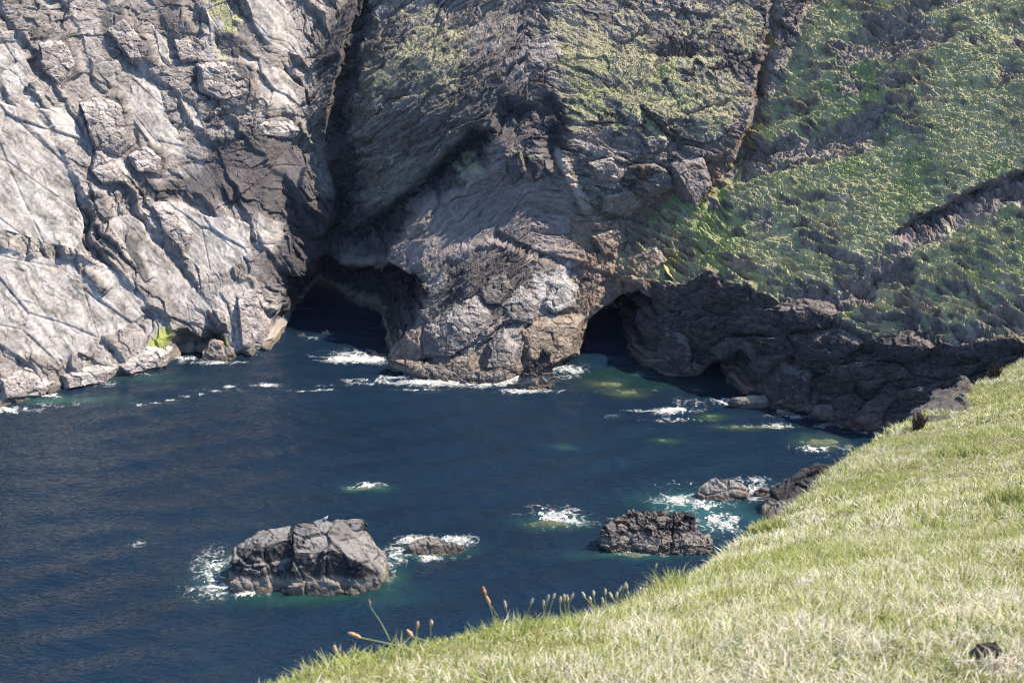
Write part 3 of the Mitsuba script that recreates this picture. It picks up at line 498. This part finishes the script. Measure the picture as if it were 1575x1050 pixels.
# angular blocks that stand proud of the cliffs: each a part of its cliff
def crag(key, uv, out, base, top, seed, back=3.0, size=1.1, edge=.14):
    xz = poly(*uv); c = xz.mean(0); P = np.c_[xz[:, 0], y_base(xz[:, 0], xz[:, 1]), xz[:, 1]]
    inn = (P - P.mean(0)) * .72 + P.mean(0); r = np.random.default_rng(seed)
    m = hull(np.vstack([P + [0, back, 0], P + [0, -.15 * out, 0], inn + np.c_[np.zeros(len(P)), -out * r.uniform(.7, 1.15, len(P)), .2 * r.random(len(P))]]))
    p, f, q1, q2 = rock_mesh([m], size, seed, edge, soft=0)
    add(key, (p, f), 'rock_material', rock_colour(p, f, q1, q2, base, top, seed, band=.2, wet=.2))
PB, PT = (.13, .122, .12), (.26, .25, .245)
for i, (uv, out, b_, t_) in enumerate(((((640,548),(652,505),(700,470),(742,448),(762,495),(738,522),(690,550)), 2.2, PB, PT), (((752,528),(775,502),(802,530),(792,562),(742,562)), 1.8, PB, PT), (((846,428),(866,421),(890,442),(884,470),(850,482),(832,468)), 1.6, (.18,.178,.18), (.34,.335,.335)),
        (((798,510),(840,482),(900,486),(888,540),(850,562),(806,552)), 2.0, (.14,.115,.095), (.25,.215,.18)), (((592,555),(625,512),(648,502),(654,548),(640,562)), 1.4, (.17,.145,.13), (.27,.24,.22)), (((655,580),(668,548),(730,540),(742,575),(700,590)), 1.8, (.12,.10,.09), (.21,.185,.165)),
        (((738,580),(752,548),(798,540),(806,570),(770,586)), 1.8, (.12,.10,.09), (.21,.185,.165)), (((770,468),(800,440),(830,462),(822,498),(785,492)), 1.4, PB, PT), (((735,452),(752,425),(775,418),(790,445),(770,470),(745,470)), 1.0, (.05,.048,.052), (.14,.135,.13)),
        (((905,250),(940,240),(965,262),(950,282),(912,278)), 1.2, (.19,.165,.15), (.34,.32,.30)), (((925,300),(975,290),(990,315),(960,335),(925,325)), 1.2, (.19,.16,.14), (.30,.27,.24)), (((1030,250),(1080,238),(1095,285),(1070,320),(1035,300)), 1.4, (.15,.13,.125), (.25,.23,.22)), (((905,360),(950,345),(965,370),(930,395)), 1.2, (.20,.16,.13), (.31,.27,.22)), (((960,395),(1010,375),(1025,400),(985,432)), 1.2, (.20,.16,.13), (.31,.27,.22)), (((800,60),(850,45),(868,85),(835,110),(805,95)), 1.2, (.16,.15,.145), (.27,.25,.24)),
        (((775,235),(800,225),(812,262),(790,285)), 1.2, (.09,.085,.085), (.19,.19,.15)), (((812,240),(835,238),(842,270),(822,280)), 1.0, (.08,.075,.08), (.18,.18,.15)))):
    crag('cliff_centre__block' + (f'_{i:03d}' if i else ''), uv, out, b_, t_, 400 + i)
LB, LT = (.24, .22, .215), (.38, .36, .355)
for i, (uv, out) in enumerate(((((124,158),(160,146),(196,152),(204,222),(182,238),(146,228)), 1.8), (((165,45),(190,20),(222,55),(236,95),(205,97)), 1.3), (((303,98),(345,92),(392,103),(398,148),(345,158),(306,140)), 1.6), (((198,238),(228,220),(258,240),(250,268),(212,264)), 1.3), (((140,260),(152,222),(180,250),(196,278),(160,285)), 1.4),
        (((234,312),(260,312),(300,360),(288,392),(250,350)), 1.0), (((60,65),(108,55),(126,105),(92,135),(66,108)), 1.2), (((268,60),(292,50),(302,92),(280,98)), .9), (((395,190),(438,184),(470,200),(448,212),(402,208)), 1.0), (((365,455),(395,440),(415,500),(410,540),(372,535)), 1.6), (((0,580),(40,565),(90,585),(70,608),(5,612)), 1.3), (((95,575),(150,560),(185,562),(170,585),(100,598)), 1.2), (((180,560),(225,535),(262,540),(255,560),(200,575)), 1.1))):
    crag('cliff_left__block' + (f'_{i:03d}' if i else ''), uv, out, LB, LT, 440 + i)
for i, (uv, out) in enumerate(((((1180,470),(1240,462),(1290,480),(1270,505),(1200,510)), 1.4), (((1215,520),(1290,505),(1330,525),(1300,548),(1225,555)), 1.4), (((1340,520),(1400,505),(1440,530),(1410,560),(1350,550)), 1.3), (((1165,600),(1200,560),(1250,575),(1240,620),(1190,625)), 1.2), (((1000,560),(1020,500),(1060,520),(1065,575),(1020,582)), 1.2))):
    crag('hillside_right__block' + (f'_{i:03d}' if i else ''), uv, out, (.045, .04, .042), (.15, .135, .13), 470 + i)
labels['gull'] = dict(label='white gull standing on top of the biggest rock', category='gull')
part('gull__body', trimesh.util.concatenate([ell((0, 0, .27), (.21, .10, .105), 2, (-.35, [0, 1, 0])), ell((.13, 0, .40), (.06, .055, .10), 2, (.4, [0, 1, 0])), ell((.17, 0, .48), (.065, .055, .055))]), white)
for i, s in enumerate((-1, 1)):
    part('gull__wing' + ('_001' if i else ''), ell((-.07, s * .085, .29), (.20, .03, .075), 2, (-.25, [0, 1, 0])), greyf)
    part('gull__leg' + ('_001' if i else ''), trimesh.creation.cylinder(.012, segment=np.array([[0, s * .04, -.05], [.0, s * .04, .19]]) + g0), orange)
part('gull__beak', ell((.25, 0, .47), (.05, .014, .016)), orange)

# ------------------------------------------------------------------ the grassy slope the camera stands on
HP = [(1575, 1050, 3.0), (1000, 1050, 2.95), (400, 1050, 3.0), (745, 950, 3.6), (960, 915, 4.3), (1150, 820, 6.5), (1230, 758, 8.5), (1300, 690, 11), (1400, 640, 15), (1575, 548, 25), (1575, 800, 6), (1300, 900, 4.5), (1575, 680, 11), (1300, 780, 7.5)]
hp = np.array([ray(u, v) * d for u, v, d in HP]); hp[:10, 2] -= [.03, .04, .06, .06, .08, .11, .14, .13, .09, .05]
hp = np.vstack([hp, [[0, 0, -1.55], [3, 0, -1.2], [-2, -3, -.3], [4, -4, .5], [16, 12, -4.2], [20, 25, -8.5], [14, 32, -13], [30, 40, -14], [10, 4, -1.6]]])
rbf = RBFInterpolator(hp[:, :2], hp[:, 2], kernel='thin_plate_spline', smoothing=.001)
EDGE = np.array([[-4.0, -6], [-1.5, 0], [-.53, 2.38], [-.07, 3.0], [.34, 3.63], [1.06, 5.57], [1.72, 7.35], [2.53, 9.6], [4.08, 13.1], [8.55, 21.7], [13, 28], [30, 40]])
tab = np.array([[-6, -7], [-6, 60]])
def ground(x, y):
    shp = x.shape; x, y = x.ravel(), y.ravel()
    d = pdist(x, y, EDGE); ins = ptin(x, y, [tuple(p) for p in EDGE] + [(60, 40), (60, -6)]); d = np.where(ins, 0, d)
    z = rbf(np.stack([x, y], -1)) + .13 * (st(x, y, .9, 4, 61) - .5) + .07 * (st(x, y, 3.2, 3, 62) - .5)
    d = d + .12 * (st(x, y, 1.2, 3, 63) - .5) * (d > 0)
    return (z - 1.7 * (np.sqrt(np.maximum(d, 0) ** 2 + .03) - math.sqrt(.03))).reshape(shp) + EYE[2]
ga = np.concatenate([np.arange(-4, 6, .06), np.geomspace(6, 45, 90)]); gb = np.concatenate([np.arange(-6, 1, .3), np.arange(1, 9, .06), np.geomspace(9, 50, 110)])
GX, GY = np.meshgrid(ga, gb); GZ = ground(GX, GY)
keep = grid_faces(*GX.shape).reshape(-1, 4)
pv = np.stack([GX, GY, GZ], -1).reshape(-1, 3)
dd = np.where(ptin(pv[:, 0], pv[:, 1], [tuple(p) for p in EDGE] + [(60, 40), (60, -6)]), 0, pdist(pv[:, 0], pv[:, 1], EDGE))
keep = keep[(dd[keep] < 4).all(1)]
gcol2 = lerp(c3(.07, .08, .03), c3(.20, .18, .10), st(pv[:, 0], pv[:, 1], 1.6, 4, 64)[:, None])
v, f, c = sub(pv, keep, gcol2)
add('grassy_slope', (v, f), 'rock_material', c, smooth=True, label='sunlit grassy slope in the foreground falling away to the water', kind='structure')
# blades
def blades(n, r0, r1, w, hh, seed, key):
    r = np.random.default_rng(seed); out = []
    rad = np.sqrt(r.uniform(r0 ** 2, r1 ** 2, n * 3)) if r1 < 9 else np.exp(r.uniform(math.log(r0), math.log(r1), n * 3))
    th = r.uniform(math.radians(-17), math.radians(32), n * 3)
    x, y = rad * np.sin(th), rad * np.cos(th)
    ins = ptin(x, y, [tuple(p) for p in EDGE] + [(60, 40), (60, -6)]) | (pdist(x, y, EDGE) < np.where(np.random.default_rng(seed + 50).random(len(x)) < .5, 1.3, .35))
    x, y = x[ins][:n], y[ins][:n]; n = len(x); z = ground(x, y)
    cl = st(x, y, 2.2, 3, 70); cl2 = st(x, y, .7, 3, 71)
    h = hh * r.uniform(.45, 1.25, n) * (.45 + 1.0 * sstep(.3, .75, cl) + .9 * sstep(.62, .8, st(x, y, 5.5, 2, 75))); a = r.uniform(0, 6.283, n); bend = r.uniform(.15, 1.5, n) ** 1.2; flat = r.random(n) < .35
    bend = np.where(flat, r.uniform(1.8, 4, n), bend)
    dirx, diry = np.cos(a) + .12, np.sin(a)
    L = h * np.where(flat, 1.3, 1.0); hor = L * bend / np.sqrt(1 + bend ** 2); ver = L / np.sqrt(1 + bend ** 2)
    wd = w * r.uniform(.5, 1.3, n); sa = a + 1.57 + r.normal(0, .5, n); ox, oy = np.cos(sa) * wd / 2, np.sin(sa) * wd / 2
    def P(k, q, s): return np.stack([x + dirx * hor * k + s * ox, y + diry * hor * k + s * oy, z - .005 + ver * q], -1)
    V5 = np.stack([P(0, 0, -1), P(0, 0, 1), P(.4, .62, -.85), P(.4, .62, .85), P(1, .95, 0)], 1)
    b = np.arange(n)[:, None] * 5
    F3 = np.concatenate([b + [0, 1, 3], b + [0, 3, 2], b + [2, 3, 4]])
    g = lerp(c3(.17, .235, .055), c3(.53, .57, .24), r.random(n)[:, None]); s = lerp(c3(.47, .46, .29), c3(.90, .89, .80), r.random(n)[:, None]); br = c3(.22, .13, .07)
    straw = r.random(n) < np.clip(.19 + 2.2 * (st(x, y, 1.3, 3, 72) - .5) + 1.6 * (st(x, y, 9, 2, 74) - .5) + .5 * (cl2 - .5) + .3 * flat, .05, .9)
    col = np.where(straw[:, None], s, g); col = np.where((r.random(n) < .02)[:, None], br, col)
    col5 = col[:, None] * np.array([.8, .8, 1, 1, 1.08])[None, :, None]
    return V5.reshape(-1, 3), F3, np.clip(col5.reshape(-1, 3), 0, .9)
def join(parts):
    V, Fc, Cc, o = [], [], [], 0
    for v, f, c in parts: V.append(v); Fc.append(f + o); Cc.append(c); o += len(v)
    return np.concatenate(V), np.concatenate(Fc), np.concatenate(Cc)
v, f, c = join([blades(175000, 2.2, 5.5, .0030, .042, 1, ''), blades(130000, 5.5, 12, .005, .050, 2, ''), blades(105000, 12, 34, .010, .07, 3, '')])
add('grass', (v, f), 'leaf_material', c, label='short sunlit grass mixed with pale straw covering the foreground slope', category='grass', kind='stuff')


# ------------------------------------------------------------------ single things on the grassy edge
RU, RD = [380, 400, 745, 960, 1150, 1200, 1300, 1400, 1575], [3.0, 3.0, 3.6, 4.3, 6.5, 7.6, 11, 15, 25]
def on_hill(u, v):
    """where the sight line meets the grassy slope"""
    d = ray(u, v); t = np.linspace(1.5, 40, 6000); p = EYE + d * t[:, None]
    k = np.argmax(p[:, 2] < ground(p[:, 0], p[:, 1])); return p[k], t[k]
def tube(pts, rad, sides=6):
    p = np.asarray(pts, float); t = np.gradient(p, axis=0); t /= np.linalg.norm(t, axis=1, keepdims=True)
    a = np.cross(t, [.3, .9, .1]); a /= np.linalg.norm(a, axis=1, keepdims=True); b = np.cross(t, a); g = np.arange(sides) * 2 * math.pi / sides
    rad = np.broadcast_to(rad, (len(p),)); v = p[:, None] + rad[:, None, None] * (np.cos(g)[None, :, None] * a[:, None] + np.sin(g)[None, :, None] * b[:, None])
    i, j = np.meshgrid(np.arange(len(p) - 1), np.arange(sides), indexing='ij')
    q = np.stack([i * sides + j, i * sides + (j + 1) % sides, (i + 1) * sides + (j + 1) % sides, (i + 1) * sides + j], -1).reshape(-1, 4)
    return v.reshape(-1, 3), np.concatenate([q[:, [0, 1, 2]], q[:, [0, 2, 3]]])
def plain(key, mesh, col, mat='rock_material', jit=.25, seed=0):
    r = np.random.default_rng(seed); n = len(mesh[0]); add(key, mesh, mat, np.clip(np.array(col) * r.uniform(1 - jit, 1 + jit, (n, 1)), 0, .9), smooth=True)
STALKS = [(777,929),(818,924),(836,927),(843,919),(852,916),(862,922),(868,918),(873,919),(880,916),(898,914),(913,912),(931,909),(940,915),(949,914),(954,905),(964,901),(961,899),(966,912),(927,923),(908,921),(984,905),(988,907),(995,907),(994,897),(1005,895),(1009,870),(1009,902),(1021,890),(1033,887),(1044,879),(1043,887),(515,997),(663,957),(642,960),(1176,783),(1191,781)]
r = np.random.default_rng(77)
def stalk(i, u, v, col, label, group, hl=.026, hw=.0042, lean=None, key='grass_stalk'):
    key += f'_{i:03d}' if i else ''
    dist = float(np.interp(u, RU, RD)); H = EYE + ray(u, v) * dist
    ln = r.normal(0, .35) if lean is None else lean
    L = .06 + .03 * r.random(); bx, by = H[0] - ln * L, H[1] + .01
    bz = max(float(ground(np.array([bx]), np.array([by]))[0]) - .01, H[2] - .22)
    base = np.array([bx, by, min(bz, H[2] - .04)]); k = np.linspace(0, 1, 7)[:, None]
    up_ = np.array([ln * .6, 0, 1.0]); up_ /= np.linalg.norm(up_)
    st_ = base * (1 - k) + (H - up_ * hl * .5) * k - np.array([ln * .02, 0, 0]) * np.sin(k * math.pi)
    plain(key + '__stem', tube(st_, .0011), (.30, .33, .14), 'rock_material', .15, i)
    kk = np.linspace(0, 1, 9); pts = H + up_ * ((kk[:, None] - .5) * hl) + np.array([ln * .004, 0, 0]) * (kk[:, None] ** 2)
    rad = hw * np.sin(np.clip(kk * .93 + .05, 0, 1) * math.pi) ** .6 * r.uniform(.8, 1.2, 9) + .0004
    plain(key + '__seed_head', tube(pts, rad, 7), col, 'rock_material', .35, i + 100)
    labels[key] = dict(label=label, category='grass stalk'); 
    if group: labels[key]['group'] = group
ORD = 'first second third fourth fifth sixth seventh eighth ninth tenth eleventh twelfth thirteenth fourteenth fifteenth sixteenth seventeenth eighteenth nineteenth twentieth twenty-first twenty-second twenty-third twenty-fourth twenty-fifth twenty-sixth twenty-seventh twenty-eighth twenty-ninth thirtieth thirty-first'.split()
rank = {i: k for k, i in enumerate(sorted(range(31), key=lambda i: STALKS[i][0]))}
for i, (u, v) in enumerate(STALKS):
    if u < 700: stalk(i, u, v, (.42, .33, .24), ('short brown stalk at the left end of the grassy edge', 'pale fluffy stalk upright on the grassy edge below the big rock', 'pale stalk beside the fluffy one, nodding to the left')[i - 31], None, .02)
    elif u > 1150: stalk(i, u, v, (.45, .38, .27), ('stalk against the black headland rock, the left one of two', 'stalk against the black headland rock, the right one of two')[i - 34], None, .035, .006)
    else: stalk(i, u, v, (.50, .45, .33), f'pale seed head on a thin stem along the grassy crest, {ORD[rank[i]]} from the left', 'pale seed heads along the crest of the grassy edge', .019 + .007 * r.random(), .0034)
stalk(len(STALKS), 745, 908, (.45, .24, .13), 'rusty orange seed head standing tallest at the left of the crest', None, .028, .0038, -.35)
stalk(len(STALKS) + 1, 751, 922, (.58, .33, .18), 'rusty orange seed head just below the tallest one', None, .026, .0040, -.5)
stalk(len(STALKS) + 2, 548, 976, (.50, .33, .20), 'rusty orange seed head bent over flat to the left near the end of the edge', None, .024, .0038, -2.2)
stalk(len(STALKS) + 3, 631, 973, (.58, .33, .20), 'small rusty seed head half hidden in the grass below the big rock', None, .022, .0045, -.8)
# a thin arching stalk with an open head, leaning left over the water
key = f'grass_stalk_{len(STALKS) + 4:03d}'; P = [EYE + ray(u, v) * 3.4 for u, v in ((600, 985), (592, 968), (583, 952), (574, 940), (569, 930), (567, 920))]
plain(key + '__stem', tube(P, np.linspace(.0018, .0008, 6)), (.16, .24, .12)); plain(key + '__seed_head', tube([P[-2], (P[-2] + P[-1]) / 2 + [.002, 0, 0], P[-1]], [.0012, .0018, .0006]), (.30, .22, .18))
labels[key] = dict(label='thin dark green stalk arching to the left over the water', category='grass stalk')
# dark stone in the grass at the lower right
def litter(key, blocks, col, label, cat, size=.05, seed=0, edge=.008, top=None):
    p, f, q1, q2 = rock_mesh(blocks, size, seed, edge, soft=1)
    g = fbm(p * 60, 3, seed); add(key, (p, f), 'rock_material', np.clip(np.array(col) * (.5 + g[:, None]) * (1 + .5 * (q1 - .5))[:, None], 0, .9), label=label, category=cat)
c, t = on_hill(1522, 1018); k = t / F
litter('stone', [hull(c + np.array([0, 0, -1]) * k + np.array(o) * k * .9 for o in ((-32, 0, -12), (25, -5, -12), (30, 40, -12), (-25, 40, -12), (-26, 5, 10), (-5, 8, 26), (12, 10, 24), (20, 30, 18), (-15, 30, 16), (26, 8, 0)))], (.030, .028, .028), 'black weathered stone lying in the grass at the lower right corner', 'stone', .03, 5, .004)
c, t = on_hill(1535, 1028); k = t / F; r2 = np.random.default_rng(12); vs, fs, o = [], [], 0
for i in range(90):
    a = c + r2.normal(0, 1, 3) * [20 * k, 12 * k, 5 * k] + [0, -.01, .01]; d = r2.normal(0, 1, 3) * [1, .6, .35]; d /= np.linalg.norm(d); b = a + d * r2.uniform(12, 34) * k
    v, f = tube([a, (a + b) / 2 + r2.normal(0, 2.5, 3) * k, b], [.0012, .0016, .0006], 4); vs.append(v); fs.append(f + o); o += len(v)
plain('dead_root', (np.concatenate(vs), np.concatenate(fs)), (.55, .50, .44), jit=.4); labels['dead_root'] = dict(label='tangle of bleached dead roots in front of the black stone', category='roots')
c, t = on_hill(1238, 902); k = t / F; vs, fs, o = [], [], 0
for i in range(140):
    a = c + r2.normal(0, 1, 3) * [7 * k, 6 * k, 3 * k]; d = r2.normal(0, 1, 3) + [0, 0, .5]; d /= np.linalg.norm(d)
    v, f = tube([a, a + d * 6 * k + r2.normal(0, 2, 3) * k, a + d * 10 * k + r2.normal(0, 3, 3) * k], [.0008, .0012, .0005], 4); vs.append(v); fs.append(f + o); o += len(v)
plain('wool_tuft', (np.concatenate(vs), np.concatenate(fs)), (.72, .70, .66)); labels['wool_tuft'] = dict(label='whitish tuft of wool caught in the middle of the grassy slope', category='wool')
# dark dead plants standing near the crest
for i, (u, v, h, lab) in enumerate(((1412, 662, 30, 'dark dead plant leaning below the grey outcrop on the grassy slope'), (1527, 585, 26, 'dark upright dead plant at the crest near the right end of the slope'))):
    c, t = on_hill(u, v); k = t / F; vs, fs, o = [], [], 0
    for q in range(46):
        a = c + r2.normal(0, 1, 3) * [3.5 * k, 3 * k, 0]; b = a + np.array([r2.normal(2 if i == 0 else 0, 3.5), r2.normal(0, 3), h * r2.uniform(.4, 1)]) * k
        v_, f_ = tube([a, (a + b) / 2 + r2.normal(0, 2, 3) * k, b], [.006, .008, .003], 4); vs.append(v_); fs.append(f_ + o); o += len(v_)
    plain('dead_plant' + (f'_{i:03d}' if i else ''), (np.concatenate(vs), np.concatenate(fs)), (.05, .042, .035)); labels['dead_plant' + (f'_{i:03d}' if i else '')] = dict(label=lab, category='dead plant')
# tussocks of longer grass
for i, (u, v, w, h, lab) in enumerate(((1468, 702, 34, 22, 'dense dark green tussock high on the grassy slope'), (1172, 818, 26, 26, 'longer green tussock on the crest below the black headland'), (1560, 770, 30, 30, 'brownish green tussock at the right edge of the picture'))):
    c, t = on_hill(u, v); k = t / F; n = 900
    x = c[0] + r2.normal(0, .5, n) * w * k; y = c[1] + r2.normal(0, .6, n) * w * k; z = ground(x, y); a = r2.uniform(0, 6.28, n); L = h * .7 * k * r2.uniform(.5, 1.3, n); b = r2.uniform(.1, .9, n); wd = 1.6 * k * r2.uniform(.5, 1.2, n)
    def PP(q, s_): return np.stack([x + np.cos(a) * L * b * q ** 1.5 - np.sin(a) * wd * s_, y + np.sin(a) * L * b * q ** 1.5 + np.cos(a) * wd * s_, z + L * (q - .35 * b * q * q)], -1)
    V5 = np.stack([PP(0, -1), PP(0, 1), PP(.5, -.8), PP(.5, .8), PP(1, 0)], 1); bb = np.arange(n)[:, None] * 5
    cc = lerp(c3(.19, .26, .07), c3(.54, .54, .28), r2.random(n)[:, None]); key = 'grass_tussock' + (f'_{i:03d}' if i else '')
    add(key, (V5.reshape(-1, 3), np.concatenate([bb + [0, 1, 3], bb + [0, 3, 2], bb + [2, 3, 4]])), 'leaf_material', np.repeat(cc, 5, 0), label=lab, category='tussock')
# grey outcrop along the crest
def hp_(u, v, d): return EYE + ray(u, v) * d
litter('outcrop', [hull([hp_(*q) for q in ((1397, 645, 15.5), (1404, 632, 16.5), (1440, 612, 18), (1462, 597, 19), (1440, 640, 15.5), (1425, 655, 14.6), (1480, 600, 18), (1500, 640, 16), (1450, 680, 14))]),
                   hull([hp_(*q) for q in ((1455, 618, 18), (1470, 592, 19), (1480, 583, 20.5), (1490, 590, 21), (1496, 612, 19), (1500, 630, 17), (1480, 640, 17))])], (.075, .07, .068), 'long grey rock outcrop breaking out along the crest of the grassy slope', 'outcrop', .35, 9, .05)


# ------------------------------------------------------------------ thin sea haze in the cove
scene['haze_air'] = {'type': 'homogeneous', 'albedo': {'type': 'rgb', 'value': [.95, .955, .96]}, 'sigma_t': {'type': 'rgb', 'value': [.00002, .000024, .000036]}}
scene['haze'] = {'type': 'cube', 'to_world': T().translate([0, 20, 55]).scale([1020, 1120, 60]), 'bsdf': {'type': 'null'}, 'interior': {'type': 'ref', 'id': 'haze_air'}}
labels['haze'] = {'label': 'thin bluish sea haze filling the cove', 'kind': 'stuff'}
scene['camera']['medium'] = {'type': 'ref', 'id': 'haze_air'}
